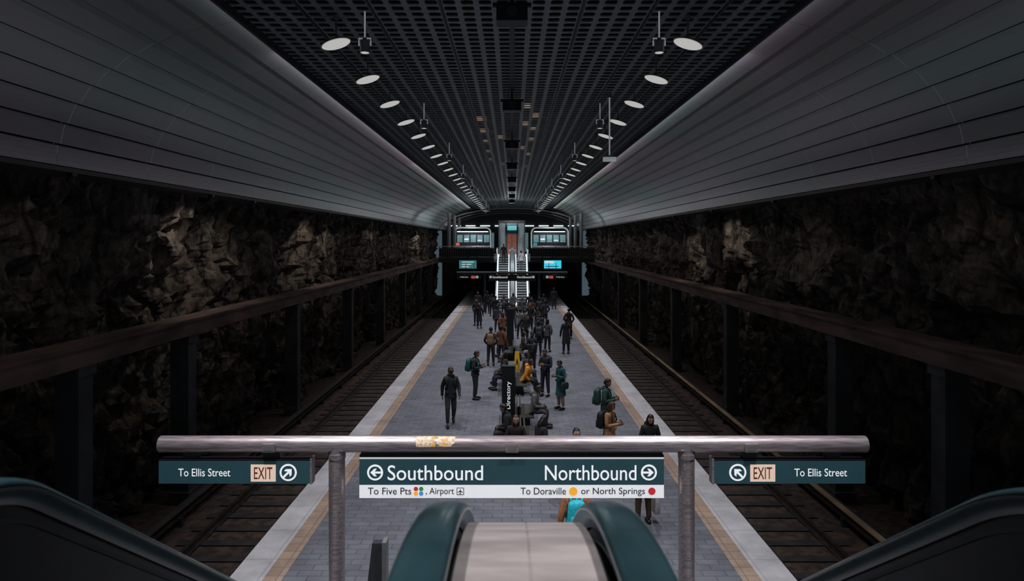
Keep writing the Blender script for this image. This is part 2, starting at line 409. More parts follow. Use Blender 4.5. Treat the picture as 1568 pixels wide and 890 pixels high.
# ------------------------------------------------------------------ sign frames
K=8.4/1045
def sx(u): return u*K
def sz(v): return 3.1-v*K
def sign_frame(Y,name,lit=True):
    root=bpy.data.objects.new(name,None); S.collection.objects.link(root); root.location=(0,Y,0)
    st='steel' if lit else 'dark'  # far frame takes dark colours in place of weaker light
    mb=MB()
    mb.tube([(sx(-538),0,3.1),(sx(541),0,3.1)],.1,st,n=24)
    for u in (-268,267): 
        mb.tube([(sx(u),0,0),(sx(u),0,3.08)],.098,st,n=24); mb.tube([(sx(u),0,0),(sx(u),0,.04)],.16,st,n=20)
        mb.tube([(sx(u),0,2.93),(sx(u),0,2.99)],.106,st,n=24)
    for u in (-368,0,362):
        mb.box(sx(u)-.075,sx(u)+.075,-.112,-.09,3.03,3.13,st); mb.box(sx(u)-.055,sx(u)+.055,-.116,-.1,3.05,3.11,'lampb')
    for u in (-490,-368,-130,0,130,362,490): mb.box(sx(u)-.09,sx(u)+.09,-.04,.04,2.93,3.03,'dark')
    mb.obj('pipe_frame',parent=root)
    if lit:
        mb=MB()
        for (u0,u1,c) in ((-145,-120,'chip'),(-106,-98,'chip2'),(-113,-88,'chip'),(-124,-114,'chip2')):
            n=6; v=[];f=[]
            for i in range(n+1):
                t=math.radians(10+14*i+random.uniform(-3,3))
                for u in (u0,u1): v.append((sx(u)+random.uniform(-.04,.04),-.1015*math.sin(t),3.1+.1015*math.cos(t)))
            for i in range(n): f.append((2*i,2*i+1,2*i+3,2*i+2))
            mb.add(v,f,c,True)
        mb.obj('worn_paint',parent=root)
    y=-.061; yt=-.0635; y2=-.0655
    sw='swhite' if lit else 'greyw'
    mb=MB()
    mb.box(sx(-232),sx(231),-.05,.05,sz(21),sz(18.5),sw)
    mb.box(sx(-232),sx(231),-.06,.06,sz(60),sz(21),'teal' if lit else 'dark')
    mb.box(sx(-232),sx(231),-.06,.06,sz(80),sz(60),sw if lit else 'dark')
    mb.box(sx(-232),sx(231),-.055,.055,sz(15),sz(18.2),'black')
    text(mb,'Southbound',sx(-189),sx(-44),sz(53),sz(30),yt,'wtext'); text(mb,'Northbound',sx(50),sx(189),sz(53),sz(30),yt,'wtext')
    for u,a in ((-208,math.pi),(208,0)):
        disc(mb,sx(u),sz(41),.098,yt,'wtext'); disc(mb,sx(u),sz(41),.074,yt-.001,'teal'); arrow(mb,sx(u),sz(41),.078,y2,a,'wtext')
    if lit:
        text(mb,'To Five Pts',sx(-219),sx(-153),sz(74.5),sz(64),yt,'dtext')
        for (du,dv,c) in ((-146,66,'dotred'),(-138,66,'dotgr'),(-146,73,'dotor'),(-138,73,'dotbl')): disc(mb,sx(du),sz(dv),.027,yt,c)
        text(mb,', Airport',sx(-131),sx(-88),sz(77),sz(64),yt,'dtext')
        u0,u1,v0,v1=-84,-73,64,75
        mb.box(sx(u0),sx(u1),yt-.001,yt,sz(v1),sz(v0),'dtext'); mb.box(sx(u0+1),sx(u1-1),yt-.003,yt,sz(v1-1),sz(v0+1),'swhite')
        cx,cz=sx(-78.5),sz(69.5)
        mb.add([(cx+a*.034,yt-.005,cz+b*.034) for a,b in ((0,1),(.14,.7),(.14,.25),(.95,-.25),(.95,-.45),(.14,-.2),(.12,-.65),(.4,-.85),(.4,-1),(0,-.9),(-.4,-1),(-.4,-.85),(-.12,-.65),(-.14,-.2),(-.95,-.45),(-.95,-.25),(-.14,.25),(-.14,.7))],[tuple(range(18))],'dtext')
        text(mb,'To Doraville',sx(13),sx(82),sz(74.5),sz(64),yt,'dtext'); disc(mb,sx(93),sz(69.5),.052,yt,'dotor')
        text(mb,'or North Springs',sx(105),sx(202),sz(77),sz(64),yt,'dtext'); disc(mb,sx(212.5),sz(69.5),.045,yt,'dotred')
    mb.obj('direction_sign',parent=root)
    for sg in (-1,1):
        mb=MB()
        a,b=sorted((sg*537,sg*306)); mb.box(sx(a),sx(b),-.06,.06,sz(58),sz(24),'teal' if lit else 'dark'); mb.box(sx(a),sx(b),-.055,.055,sz(24),sz(21),'black')
        a,b=sorted((sg*304,sg*307)); mb.box(sx(a),sx(b),-.065,.065,sz(59),sz(20),st)
        a,b=(-397,-359) if sg<0 else (362,400)
        mb.box(sx(a),sx(b),-.063,-.06,sz(55),sz(29),'cream' if lit else 'redlit'); text(mb,'EXIT',sx(a+5),sx(b-5),sz(51),sz(33),-.0645,'red')
        u=-340 if sg<0 else 343
        disc(mb,sx(u),sz(41),.105,yt,'wtext'); disc(mb,sx(u),sz(41),.082,yt-.001,'teal'); arrow(mb,sx(u),sz(41),.082,y2,math.radians(45 if sg<0 else 135),'wtext')
        if sg<0: text(mb,'To Ellis Street',sx(-507),sx(-428),sz(47),sz(35),yt,'wtext')
        else: text(mb,'To Ellis Street',sx(429),sx(509),sz(47),sz(35),yt,'wtext')
        mb.obj('exit_sign',parent=root)
sign_frame(8.4,'sign_gantry'); sign_frame(53.5,'sign_gantry',False)

# ------------------------------------------------------------------ escalators
def sweep(mb,prof,path,mname,smooth=True):
    n=len(prof); v=[];f=[]
    for i,(y,z) in enumerate(path):
        y0,z0=path[max(i-1,0)]; y1,z1=path[min(i+1,len(path)-1)]
        L=math.hypot(y1-y0,z1-z0); ty,tz=(y1-y0)/L,(z1-z0)/L
        ny_,nz_=-tz,ty
        for (x,h) in prof: v.append((x,y+ny_*h,z+nz_*h))
    for i in range(len(path)-1):
        for k in range(n-1): f.append((i*n+k,i*n+k+1,(i+1)*n+k+1,(i+1)*n+k))
    mb.add(v,f,mname,smooth)
    mb.add(v[:n],[tuple(range(n))],mname); mb.add(v[-n:],[tuple(range(n))],mname)
def rail_path(ystart,ztop,zbot,r,ang=35):
    a=math.radians(ang); ycrest=1.8-r*math.tan(a/2); P=[(ystart,ztop)]
    for k in range(17):
        t=a*k/16; P.append((ycrest+r*math.sin(t),ztop-r*(1-math.cos(t))))
    y,z=P[-1]; rb=.8; zt=zbot+rb*(1-math.cos(a)); dy=(z-zt)/math.tan(a); yy=y+dy
    P.append((yy,zt)); 
    for k in range(1,9):
        t=a*(1-k/8); P.append((yy+rb*(math.sin(a)-math.sin(t)),zbot+rb*(1-math.cos(t))))
    y,z=P[-1]; P.append((y+.25,zbot)); y+=.25
    for k in range(1,13):
        t=math.pi*k/12; P.append((y+.24*math.sin(t),z-.24+.24*math.cos(t)))
    P.append((y-.4,z-.48))
    return P
def belt_prof(x,w=.054,h=.036):
    pr=[(x-w*.55,-h*.9)]
    for k in range(13):
        t=math.pi*(1-k/12); c=math.cos(t); s_=math.sin(t)
        pr.append((x+w*math.copysign(abs(c)**.7,c),h*.25+h*.75*abs(s_)**.8))
    pr.append((x+w*.55,-h*.9)); return pr
def step_z(y): 
    k=int((y-2.0)/(.2/math.tan(math.radians(35)))); return 4.05-.2*(k+1)+.15
def escalator_pair(name,near):
    root=bpy.data.objects.new(name,None); S.collection.objects.link(root)
    ztop=4.964; zb=.92
    xs=((-1.36,.5),(-.175,1.75),(.25,1.75),(1.42,1.0))
    paths={}
    for x,r in xs:
        P=rail_path(-.9 if near else -.6,ztop,zb,r)
        if not near: P=[(63.8-(y),z) for y,z in P]
        paths[x]=P
    mb=MB()
    for x,r in xs: 
        pr=belt_prof(x)
        if not near: pr=[(q[0],-q[1]) for q in pr]
        sweep(mb,pr,paths[x],'rubber')
    mb.obj('handrails',parent=root)
    mb=MB()
    def slab(w,d0,d1,m,x,off=0):
        core=paths[x][:-14]
        v=[];f=[]
        for (y,z) in core: v+= [(x+off-w,y,z-d0),(x+off+w,y,z-d0),(x+off-w,y,z-d1),(x+off+w,y,z-d1)]
        for i in range(len(core)-1):
            a=4*i; b=a+4; f+=[(a,b,b+2,a+2),(a+1,a+3,b+3,b+1),(a,a+1,b+1,b)]
        mb.add(v,f,m)
    for i,(x,r) in enumerate(xs):
        slab(.02,.03,.80,'glass' if near else 'bal',x)
        if near: slab(.05,.74,1.1,'dark',x)
        else: slab(.10,.62,1.1,'bal',x,(.06,-.04,.04,-.06)[i])
        slab(.024,.07,.085,'dark' if near else 'steel',x)
    mb.obj('balustrades',parent=root)
    core=paths[-.175][:-14]
    dp=[(y,z-.022) for y,z in core]
    mb=MB()
    q=1 if near else -1
    pr=[(-.125,-.12*q),(-.125,-.01*q),(-.117,0),(.034,0),(.037,-.004*q),(.040,0),(.185,0),(.193,-.01*q),(.193,-.12*q)]
    sweep(mb,pr,dp,'deck' if near else 'greyw',False)
    mb.obj('centre_deck',parent=root)
    mb=MB()
    run=.2/math.tan(math.radians(35)); n=20
    for k in range(n):
        yy=2.0+k*run; z=4.05-.2*(k+1)+.15
        ya,yb=yy,yy+run+.02
        if not near: ya,yb=63.8-yb,63.8-ya
        for (xa,xb) in ((-1.3,-.235),(.31,1.36)):
            mb.box(xa,xb,ya,yb,max(z-.04,-.02),max(z,.02),'step' if near else 'fstep'); 
            if near: mb.box(xa,xb,ya,ya+.02,z-.04,z+.16,'dark')
            else: 
                mb.box(xa,xb,yb-.02,yb,max(z-.04,0),z+.15,'dark'); mb.box(xa,xb,ya-.01,ya+.01,max(z-.02,0),max(z,.02)+.012,'white')
    mb.obj('steps',parent=root)
    mb=MB()
    v=[];f=[]
    for (y,z) in core: v+=[(-1.42,y,z-1.08),(1.48,y,z-1.08),(-1.42,y,max(z-1.9,-.02)),(1.48,y,max(z-1.9,-.02))]
    for i in range(len(core)-1):
        a=4*i;b=a+4; f+=[(a,b,b+2,a+2),(a+1,a+3,b+3,b+1),(a+2,b+2,b+3,a+3)]
    mb.add(v,f,'dark'); mb.obj('truss',parent=root)
    return root
escalator_pair('escalator',True)
escalator_pair('escalator',False)

mb=MB(); mb.box(-8.1,8.1,Y0-1,1.3,3.8,4.03,'pave'); mb.obj('floor_landing')
def pylon(X,Y,h,txt=True,w=.18):
    mb=MB(); mb.box(-w,w,-.1,.1,.08,h,'black'); mb.box(-w-.03,w+.03,-.14,.14,0,.08,'dark')
    mb.box(-w-.012,-w,-.11,.11,.08,h+.02,'dark'); mb.box(w,w+.012,-.11,.11,.08,h+.02,'dark'); mb.box(-w,w,-.11,.11,h,h+.02,'dark')
    if txt: text(mb,'Directory',-.07,.09,h-1.2,h-.42,-.103,'wtext',vert=True)  # letters use the glowing white to show without light on them
    mb.obj('directory_pylon',(X,Y,0))
pylon(-.1,19.6,2.0); pylon(-.1,36,2.0,False)
mb=MB()
mb.add([(-.24,0,0),(.15,0,0),(.15,0,2.03),(0,0,2.03),(-.24,.1,0),(.15,.1,0),(.15,.1,2.03),(0,.1,2.03)],[(0,1,2,3),(7,6,5,4),(0,3,7,4),(1,5,6,2),(3,2,6,7)],'dark')
mb.box(.12,.17,-.03,.13,0,2.05,'lampb'); mb.obj('information_stand',(-1.65,8.05,0))

def bench(X,Y,L):
    mb=MB()
    for s in (-1,1):
        a,b=sorted((s*.06,s*.46)); mb.box(a,b,0,L,.34,.38,'wood')
        mb.box(s*.05-.02,s*.05+.02,0,L,.38,.68,'wood')
    for y in (.2,L/2,L-.25): mb.box(-.3,.3,y,y+.06,0,.34,'black')
    mb.obj('platform_bench',(X,Y,0))
bench(.28,16.6,2.7); bench(.2,20.2,1.7); bench(.08,24.6,2.6); bench(.1,31.8,2)

mb=MB()
for s in (-1,1):
    v=[(-.14,s*.18,0),(.14,s*.18,0),(.09,s*.02,.8),(-.09,s*.02,.8),(-.14,s*.16,0),(.14,s*.16,0),(.09,0,.8),(-.09,0,.8)]
    mb.add(v,[(0,1,2,3),(7,6,5,4),(0,3,7,4),(1,5,6,2),(3,2,6,7)],'yellow')
mb.add([(-.05,-.15,.3),(.05,-.15,.3),(0,-.1,.55)],[(0,1,2)],'dtext')
mb.obj('caution_floor_sign',(.22,29.6,0))

# ------------------------------------------------------------------ far end mezzanine
WL,WR=-6.3,7.1
mb=MB()
mb.box(WL,-1.5,58.6,62.6,3.74,4.05,'darker'); mb.box(1.55,WR,58.6,62.6,3.74,4.05,'darker'); mb.box(WL,WR,62.6,Y1,3.74,4.05,'darker')
mb.obj('floor_mezzanine')
mb=MB()
for (a,b) in ((WL+.05,-1.55),(1.6,WR-.05)):
    mb.tube([(a,58.7,5.12),(b,58.7,5.12)],.035,'steel',n=8); mb.box(a,b,58.66,58.74,4.05,4.2,'dark')
    x=a
    while x<b+.01: mb.box(x-.03,x+.03,58.66,58.74,4.05,5.1,'dark'); x+=1.075
    mb.box(a,b,58.69,58.71,4.22,4.98,'black')
    x=a
    while x<b: mb.box(x-.008,x+.008,58.67,58.69,4.2,5.1,'lampb'); x+=.2
mb.obj('mezzanine_railing')
mb=MB(); mb.box(-8.6,8.6,Y1,Y1+.2,-1.2,10.3,'dark')
for k in range(9): mb.box(-7.5+k*1.8,-7.5+k*1.8+1.2,Y1-.1,Y1-.02,7.4,7.5,'tube')
for k in range(6): mb.box(-6+k*2.1,-6+k*2.1+1.7,Y1-.06,Y1-.02,4.3,6.6,'shop' if k%2 else 'darker')
mb.obj('wall_far')
mb=MB()
mb.box(-1.25,1.2,65,68,4.05,7.5,'greyw'); mb.box(-1.3,1.25,64.95,68.05,7.3,7.55,'dark')
for x in (-1.25,-.55,.5,1.2): mb.box(x-.05,x+.05,64.9,65,4.05,7.4,'dark')
mb.box(-.42,.42,64.88,64.95,4.05,6.25,'door'); mb.box(-.48,.48,64.9,64.96,6.25,6.36,'steel'); mb.box(-.01,.01,64.86,64.9,4.05,6.2,'dark')
mb.box(-.5,.5,64.6,64.72,6.55,7.1,'black'); mb.box(-.44,.44,64.59,64.6,6.6,7.05,'scrT')
mb.box(-.15,.15,64.7,64.9,6.75,6.85,'black')
mb.obj('lift_shaft')
def kiosk(X):
    mb=MB(); W=1.95; H0=4.05; H1=7.0
    P=[(-W,0,H0)]
    for k in range(7): t=math.pi-math.pi/2*k/6; P.append((-W+.55+.55*math.cos(t),0,H1-.55+.55*math.sin(t)))
    for k in range(7): t=math.pi/2-math.pi/2*k/6; P.append((W-.55+.55*math.cos(t),0,H1-.55+.55*math.sin(t)))
    P.append((W,0,H0))
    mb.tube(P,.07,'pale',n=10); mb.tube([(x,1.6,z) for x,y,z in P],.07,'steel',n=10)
    v=[];f=[]
    for (x,y,z) in P: v+=[(x,0,z),(x,1.6,z)]
    for i in range(1,len(P)-2): f.append((2*i,2*i+1,2*i+3,2*i+2))
    mb.add(v,f,'greyw',True)
    mb.box(-W+.1,W-.1,1.5,1.58,H0,6.7,'dark')
    mb.box(-W+.15,W-.15,.2,.9,H0,H0+1.0,'greyw')
    for k in range(5):
        x=-W+.25+k*.72; mb.box(x,x+.58,1.44,1.5,5.45,6.25,'shop')
        mb.box(x+.05,x+.5,1.4,1.44,5.6+.1*(k%3),5.7+.15*(k%3),'bal' if k%2 else 'scrT')
    mb.box(-W+.3,W-.3,.7,.78,6.55,6.62,'tube')
    mb.box(-W+.2,-W+.6,.14,.2,5.1,5.4,'redlit' if X<0 else 'scrT')
    mb.obj('ticket_kiosk',(X,72,0))
kiosk(-4.2); kiosk(4.0)
mb=MB()
for x in (-5.9,6.5):
    for y in (64,70,76): mb.tube([(x,y,4.05),(x,y,8.2)],.16,'greyw',n=16); mb.tube([(x,y,4.05),(x,y,4.2)],.24,'dark',n=16)
mb.obj('mezzanine_columns')
mb=MB()
for yy in (72,78,83.5):
    P=[]
    for t in range(3,178,5):
        tt=math.radians(t); P.append((7.7*math.cos(tt),yy,6.6+2.45*math.sin(tt)))
    mb.tube(P,.07,'lampb',n=8)
mb.obj('arch_ribs')
for x,m_ in ((-3.75,'scrT'),(3.45,'scrC')):
    mb=MB(); mb.box(-.8,.8,-.1,.06,-.4,.4,'black'); mb.box(-.73,.73,-.11,-.1,-.34,.34,m_)
    if m_=='scrC': mb.box(-.68,.1,-.115,-.11,.1,.3,'bal'); mb.box(-.6,.5,-.115,-.11,-.2,-.14,'dtext')
    else: 
        for k in range(3): mb.box(-.5,.5-.2*k,-.115,-.11,.18-.2*k,.24-.2*k,'bal')
    mb.box(-.05,.05,0,.1,.38,.75,'black')
    mb.obj('information_screen',(x,58.0,3.6))
for x in (-3.9,-3.2,3.1,3.7):
    mb=MB(); mb.box(-.25,.25,-.04,.04,-.12,.12,'black'); mb.box(-.2,.2,-.045,-.04,-.08,.08,'redlit' if x<0 else 'white'); mb.box(-.02,.02,-.02,.02,.12,1.1,'black'); mb.obj('small_hanging_sign',(x,57.5,2.65))
mb=MB()
for x in (-3.9,-2.4,2.4,3.9): mb.box(x-.05,x+.05,60,80,3.70,3.74,'dark')
for y in (60.5,64,68): mb.box(-4.1,-3.5,y,y+.1,3.66,3.71,'tube'); mb.box(3.5,4.1,y,y+.1,3.66,3.71,'tube')
mb.obj('undercroft_lights')
for x in (-4.2,4.0): light('kiosk_light','POINT',(x,71.4,6.3),60,(.8,.95,1),size=.2)
light('mezz_fill','POINT',(0,63.5,7.9),110,(.9,.97,1),size=.3)  # added point without a fixture, gives the mezzanine a glow
l=light('escalator_fill','SPOT',(0,57,8.6),1100,(.92,.97,1),size=.2,spot=math.radians(38),blend=.8); aim(l,(0,59.2,2.4))  # added spot without a fixture, brightens the far steps
light('underc_light','POINT',(-3.9,62,3.3),14,(.9,.97,1),size=.1); light('underc_light','POINT',(3.9,62,3.3),14,(.9,.97,1),size=.1)

# ------------------------------------------------------------------ people
CL={}
def cloth(c,rough=.85):
    k=tuple(c)
    if k not in CL: CL[k]=mat('cloth_%d'%len(CL),c,rough,var=.2,scale=25,bump=.2)
    return CL[k]
SK=[mat('skin_a',(.36,.19,.125),.55,var=.06),mat('skin_b',(.16,.08,.05),.55,var=.06),mat('skin_c',(.55,.33,.24),.55,var=.06)]
HR=mat('hair_dark',(.012,.009,.008),.5); HB=mat('hair_brown',(.06,.03,.018),.5)
EYE=mat('eye_dark',(.01,.01,.01),.2); LIP=mat('lips',(.22,.07,.06),.5)

def skin_mesh(V,E,Rr,root=0,sub=2):
    me=bpy.data.meshes.new('sk'); me.from_pydata(V,E,[]); o=bpy.data.objects.new('sk',me); S.collection.objects.link(o)
    mo=o.modifiers.new('s','SKIN'); mo.use_smooth_shade=True
    for i,r in enumerate(Rr):
        d=me.skin_vertices[0].data[i]; d.radius=r if isinstance(r,tuple) else (r,r); d.use_root=(i==root)
    m2=o.modifiers.new('ss','SUBSURF'); m2.levels=sub; m2.render_levels=sub
    dg=bpy.context.evaluated_depsgraph_get(); dg.update(); ev=o.evaluated_get(dg); m=ev.to_mesh()
    v=[p.co.copy() for p in m.vertices]; f=[tuple(p.vertices) for p in m.polygons]
    ev.to_mesh_clear(); bpy.data.objects.remove(o); return v,f
def segd(p,a,b):
    ab=b-a; t=max(0,min(1,(p-a).dot(ab)/max(ab.length_squared,1e-9))); return (p-(a+ab*t)).length

def hand(mb,w,e,m,side):
    d=(w-e).normalized()
    up=Vector((0,-1,0)) if abs(d.z)>.7 else Vector((0,0,1))
    x=(up-d*up.dot(d)).normalized(); y=d.cross(x)*side
    R=Matrix((x,y,d)).transposed()
    mb.sq(w+R@Vector((0,0,.045)),(.042,.016,.055),m,e=.8,nu=10,nv=6,rot=R)
    for k,(fx,L) in enumerate(((.030,.070),(.010,.080),(-.010,.074),(-.029,.058))):
        pts=[];zz=.085;yy=0;ang=.15
        pts.append(R@Vector((fx,yy,zz-.02)))
        for seg in (.45,.32,.23):
            yy-=math.sin(ang)*L*seg; zz+=math.cos(ang)*L*seg; ang+=.45; pts.append(R@Vector((fx*(1+.1),yy,zz)))
        mb.tube([w+q for q in pts],[.0095,.009,.008,.006],m,n=6)
    pts=[Vector((.025,0,.02)),Vector((.05,-.008,.045)),Vector((.062,-.018,.07)),Vector((.062,-.026,.092))]
    mb.tube([w+R@q for q in pts],[.013,.012,.010,.007],m,n=6)

def person(name,X,Y,face=0,pose='stand',jac=(.02,.02,.022),pan=(.02,.022,.03),sho=(.01,.01,.01),h=1.74,skin=0,hair='short',hc=None,
           pack=None,coat=False,hood=False,bag=None,z0=0,pitch=None,yaw=0,lean=0,bare=False,tote=None,wide=1.0):
    sit = pose in('sit','sitphone')
    pz=.50 if sit else .95
    def T(x,y,z):
        a=math.radians(lean); zz=z-.95; yy=y
        return Vector((x, yy*math.cos(a)-zz*math.sin(a), pz+zz*math.cos(a)+yy*math.sin(a)))
    L_el,L_wr,R_el,R_wr={
      'stand':((-.25,.03,1.13),(-.27,-.07,.88),(.25,.03,1.13),(.27,-.07,.88)),
      'walk':((-.25,.10,1.15),(-.25,.10,.90),(.25,-.04,1.14),(.25,-.24,.96)),
      'phone':((-.24,.0,1.14),(-.09,-.27,1.19),(.24,.0,1.14),(.07,-.27,1.21)),
      'call':((-.25,.03,1.13),(-.27,-.07,.88),(.27,-.12,1.22),(.14,-.12,1.48)),
      'pocket':((-.29,.06,1.14),(-.18,-.13,.96),(.29,.06,1.14),(.18,-.13,.96)),
      'sit':((-.25,-.05,1.14),(-.13,-.30,1.02),(.25,-.05,1.14),(.13,-.30,1.02)),
      'sitphone':((-.24,-.05,1.14),(-.07,-.30,1.15),(.24,-.05,1.14),(.07,-.30,1.15))}[pose]
    if pose=='walk': hips=[(-.09,0,.90),(-.10,-.20,.52),(-.10,-.24,.11),(.09,0,.90),(.10,-.02,.49),(.10,.30,.19)]
    elif sit: hips=[(-.10,-.02,.50),(-.13,-.44,.51),(-.12,-.46,.11),(.10,-.02,.50),(.13,-.44,.51),(.12,-.40,.11)]
    else: hips=[(-.09,0,.90),(-.11,-.03,.50),(-.12,.01,.10),(.09,0,.90),(.11,-.01,.50),(.13,.02,.10)]
    V=[T(0,0,.95),T(0,0,1.10),T(0,-.01,1.26),T(0,0,1.385),T(0,.012,1.47),T(0,-.005,1.55),
       T(-.165*wide,.0,1.415),T(*L_el),T(*L_wr),T(.165*wide,.0,1.415),T(*R_el),T(*R_wr)]+[Vector(q) for q in hips]
    E=[(0,1),(1,2),(2,3),(3,4),(4,5),(3,6),(6,7),(7,8),(3,9),(9,10),(10,11),(0,12),(12,13),(13,14),(0,15),(15,16),(16,17)]
    Rr=[(.155,.13),(.145,.12),(.16*wide,.13),(.135,.115),.075,.056,.085,.064,.044,.085,.064,.044,.11,.078,.058,.11,.078,.058]
    v,f=skin_mesh([tuple(q) for q in V],E,Rr,0,1)
    jm,pm,sm=cloth(jac),cloth(pan),SK[skin]
    typ=[jm,jm,jm,jm,sm,jm,jm,jm,jm,jm,jm,pm,pm,pm,pm,pm,pm]
    if bare: typ[12]=typ[13]=typ[15]=typ[16]=sm
    seg=[(V[a],V[b]) for a,b in E]
    rad=[.14,.14,.14,.09,.05,.08,.07,.05,.08,.07,.05,.12,.09,.065,.12,.09,.065]
    fm=[]
    for q in f:
        c=sum((v[i] for i in q),Vector())/len(q)
        i=min(range(len(seg)),key=lambda k:segd(c,*seg[k])-rad[k]); fm.append(typ[i])
    mb=MB(); mb.add(v,f,fm,True)
    shm=cloth(sho,.5)
    for i in (14,17):
        a=V[i]; tilt=Matrix.Rotation(math.radians(28 if (pose=='walk' and i==17) else 0),3,'X')
        mb.sq(a+tilt@Vector((0,-.065,-.055)),(.05,.14,.05),shm,e=.75,nu=12,nv=6,rot=tilt)
    for w_,e_ in ((V[8],V[7]),(V[11],V[10])):
        d=(w_-e_).normalized(); mb.tube([w_-d*.05,w_+d*.012],[.045,.043],jm,n=10)
    hand(mb,V[8],V[7],sm,1); hand(mb,V[11],V[10],sm,-1)
    mb.loft([(T(0,.01,1.43),.105,.09),(T(0,.012,1.49),.078,.075),(T(0,.012,1.53),.072,.07)],jm,n=14,cap=False)
    if not sit:
        rings=[(T(0,0,1.16),.150*wide,.12),(T(0,0,1.02),.172*wide,.135),(T(0,0,.86),.188*wide,.145)]
        if coat: rings+=[(T(0,0,.66),.20,.16),(T(0,0,.50),.215,.175)]
        mb.loft(rings,jm,n=20)
    else:
        mb.loft([(T(0,0,1.16),.150*wide,.12),(T(0,0,1.04),.172*wide,.14),(T(0,0,.93),.19,.16)],jm,n=20)
    for s_ in (-1,1): mb.sq(T(s_*.10,-.125,1.02),(.05,.012,.045),jm,e=.4,nu=8,nv=4)
    if pitch is None: pitch = 28 if 'phone' in pose else 5
    RH=Matrix.Rotation(math.radians(yaw),3,'Z')@Matrix.Rotation(math.radians(pitch+lean*.6),3,'X')
    nb=T(0,0,1.55); hc_=nb+RH@Vector((0,-.012,.095))
    def hf(p_):
        x,y,z=p_
        if z<0:
            t=min(1,-z/.115); x*=1-.32*t*t; y=y*(1-.10*t) - .008*t
            if y>0: y*=1-.35*t
        if y<0:
            y-=.024*math.exp(-((x/.014)**2+((z+.018)/.02)**2))
            y+=.009*(math.exp(-(((x-.031)/.016)**2+((z-.008)/.013)**2))+math.exp(-(((x+.031)/.016)**2+((z-.008)/.013)**2)))
            y-=.005*math.exp(-((x/.022)**2+((z+.058)/.01)**2)); y-=.006*math.exp(-((x/.025)**2+((z+.1)/.015)**2))
        return Vector((x,y,z))
    mb.sq(hc_,(.077,.096,.118),sm,nu=26,nv=22,rot=RH,fn=hf)
    for s_ in (-1,1):
        mb.sq(hc_+RH@Vector((s_*.031,-.083,.008)),(.013,.008,.007),EYE,nu=8,nv=6,rot=RH)
        mb.sq(hc_+RH@Vector((s_*.031,-.089,.030)),(.019,.006,.004),HR,nu=8,nv=4,rot=RH)
        mb.sq(hc_+RH@Vector((s_*.079,.005,-.005)),(.010,.020,.032),sm,nu=8,nv=6,rot=RH)
    mb.sq(hc_+RH@Vector((0,-.097,-.057)),(.023,.007,.008),LIP,nu=8,nv=6,rot=RH)
    hm=hc or HR
    mb.sq(hc_+RH@Vector((0,.010,.012)),(.087,.103,.122),hm,nu=22,nv=18,rot=RH,keep=lambda p_: not(p_.y<-.035 and p_.z<.062) and p_.z>-.085)
    if hair=='long':
        mb.sq(hc_+RH@Vector((0,.055,-.085)),(.088,.055,.15),hm,e=.85,nu=14,nv=10,rot=RH)
        for s_ in (-1,1): mb.sq(hc_+RH@Vector((s_*.075,-.005,-.07)),(.022,.045,.12),hm,nu=8,nv=8,rot=RH)
    if hair=='bun': mb.sq(hc_+RH@Vector((0,.10,.07)),(.045,.045,.045),hm,nu=10,nv=8)
    if hair=='cap':
        mb.sq(hc_+RH@Vector((0,-.11,.055)),(.065,.06,.008),hm,nu=14,nv=4,rot=RH)
    if hood: mb.sq(T(0,.10,1.46),(.12,.075,.10),jm,e=.8,nu=14,nv=8)
    if 'phone' in pose: 
        c=(V[8]+V[11])/2+T(0,-.06,1.0)-T(0,0,.96); mb.sq(c,(.038,.006,.075),'black',e=.3,nu=8,nv=4,rot=Matrix.Rotation(math.radians(-40),3,'X'))
    if pose=='call': mb.sq(V[11]+Vector((-.03,-.02,.07)),(.01,.035,.075),'black',e=.3,nu=8,nv=4)
    if pack:
        pk=cloth(pack,.7)
        mb.sq(T(0,.235,1.23),(.155,.10,.235),pk,e=.55,nu=18,nv=12); mb.sq(T(0,.335,1.13),(.115,.035,.11),pk,e=.5,nu=12,nv=8)
        mb.tube([T(0,.22,1.45),T(0,.20,1.50),T(0,.15,1.46)],.012,pk,n=6)
        for s_ in (-1,1): mb.tube([T(s_*.09,.16,1.44),T(s_*.115,.04,1.51),T(s_*.115,-.10,1.42),T(s_*.14,-.14,1.25),T(s_*.17,-.02,1.10),T(s_*.12,.17,1.05)],.020,pk,n=6)
    if bag:
        bg=cloth(bag,.6); mb.sq(T(.26,.0,.88),(.06,.15,.13),bg,e=.5,nu=14,nv=8)
        mb.tube([T(.26,.0,1.0),T(.20,.13,1.25),T(-.10,.06,1.48),T(-.12,-.08,1.45),T(.20,-.15,1.15),T(.26,-.06,1.0)],.012,bg,n=6)
    if tote:
        tg=cloth(tote,.6); w=V[8]; mb.sq(w+Vector((-.02,0,-.48)),(.06,.17,.21),tg,e=.3,nu=12,nv=8)
        for s_ in (-1,1): mb.tube([w+Vector((-.02,s_*.1,-.28)),w+Vector((-.0,0,-.07)),w+Vector((-.02,-s_*.02,-.08))],.006,tg,n=6)
    o=mb.obj(name,(X,Y,z0),math.radians(face)); k=h/1.77; o.scale=(k,k,k)
    return o
BK=(.018,.02,.024); NV=(.024,.03,.05); GY=(.09,.095,.10); DK=(.03,.031,.036)
P=person
P('walking_man',-1.86,20.7,8,'walk',BK,DK,h=1.78,skin=1,hair='cap',hood=True,pack=(.03,.03,.035),yaw=5)
P('standing_man',-1.30,24.1,80,'phone',(.025,.03,.034),DK,h=1.74,pack=(.015,.12,.125),skin=0)
P('standing_woman',-.95,30.6,175,'pocket',(.05,.035,.03),DK,h=1.75,pack=(.24,.15,.07),skin=1)
P('standing_man',-.5,31.4,150,'stand',(.16,.065,.035),NV,h=1.72,skin=1)
P('standing_woman',-2.1,43.7,20,'stand',BK,DK,h=1.65,skin=0,hair='long',coat=True)
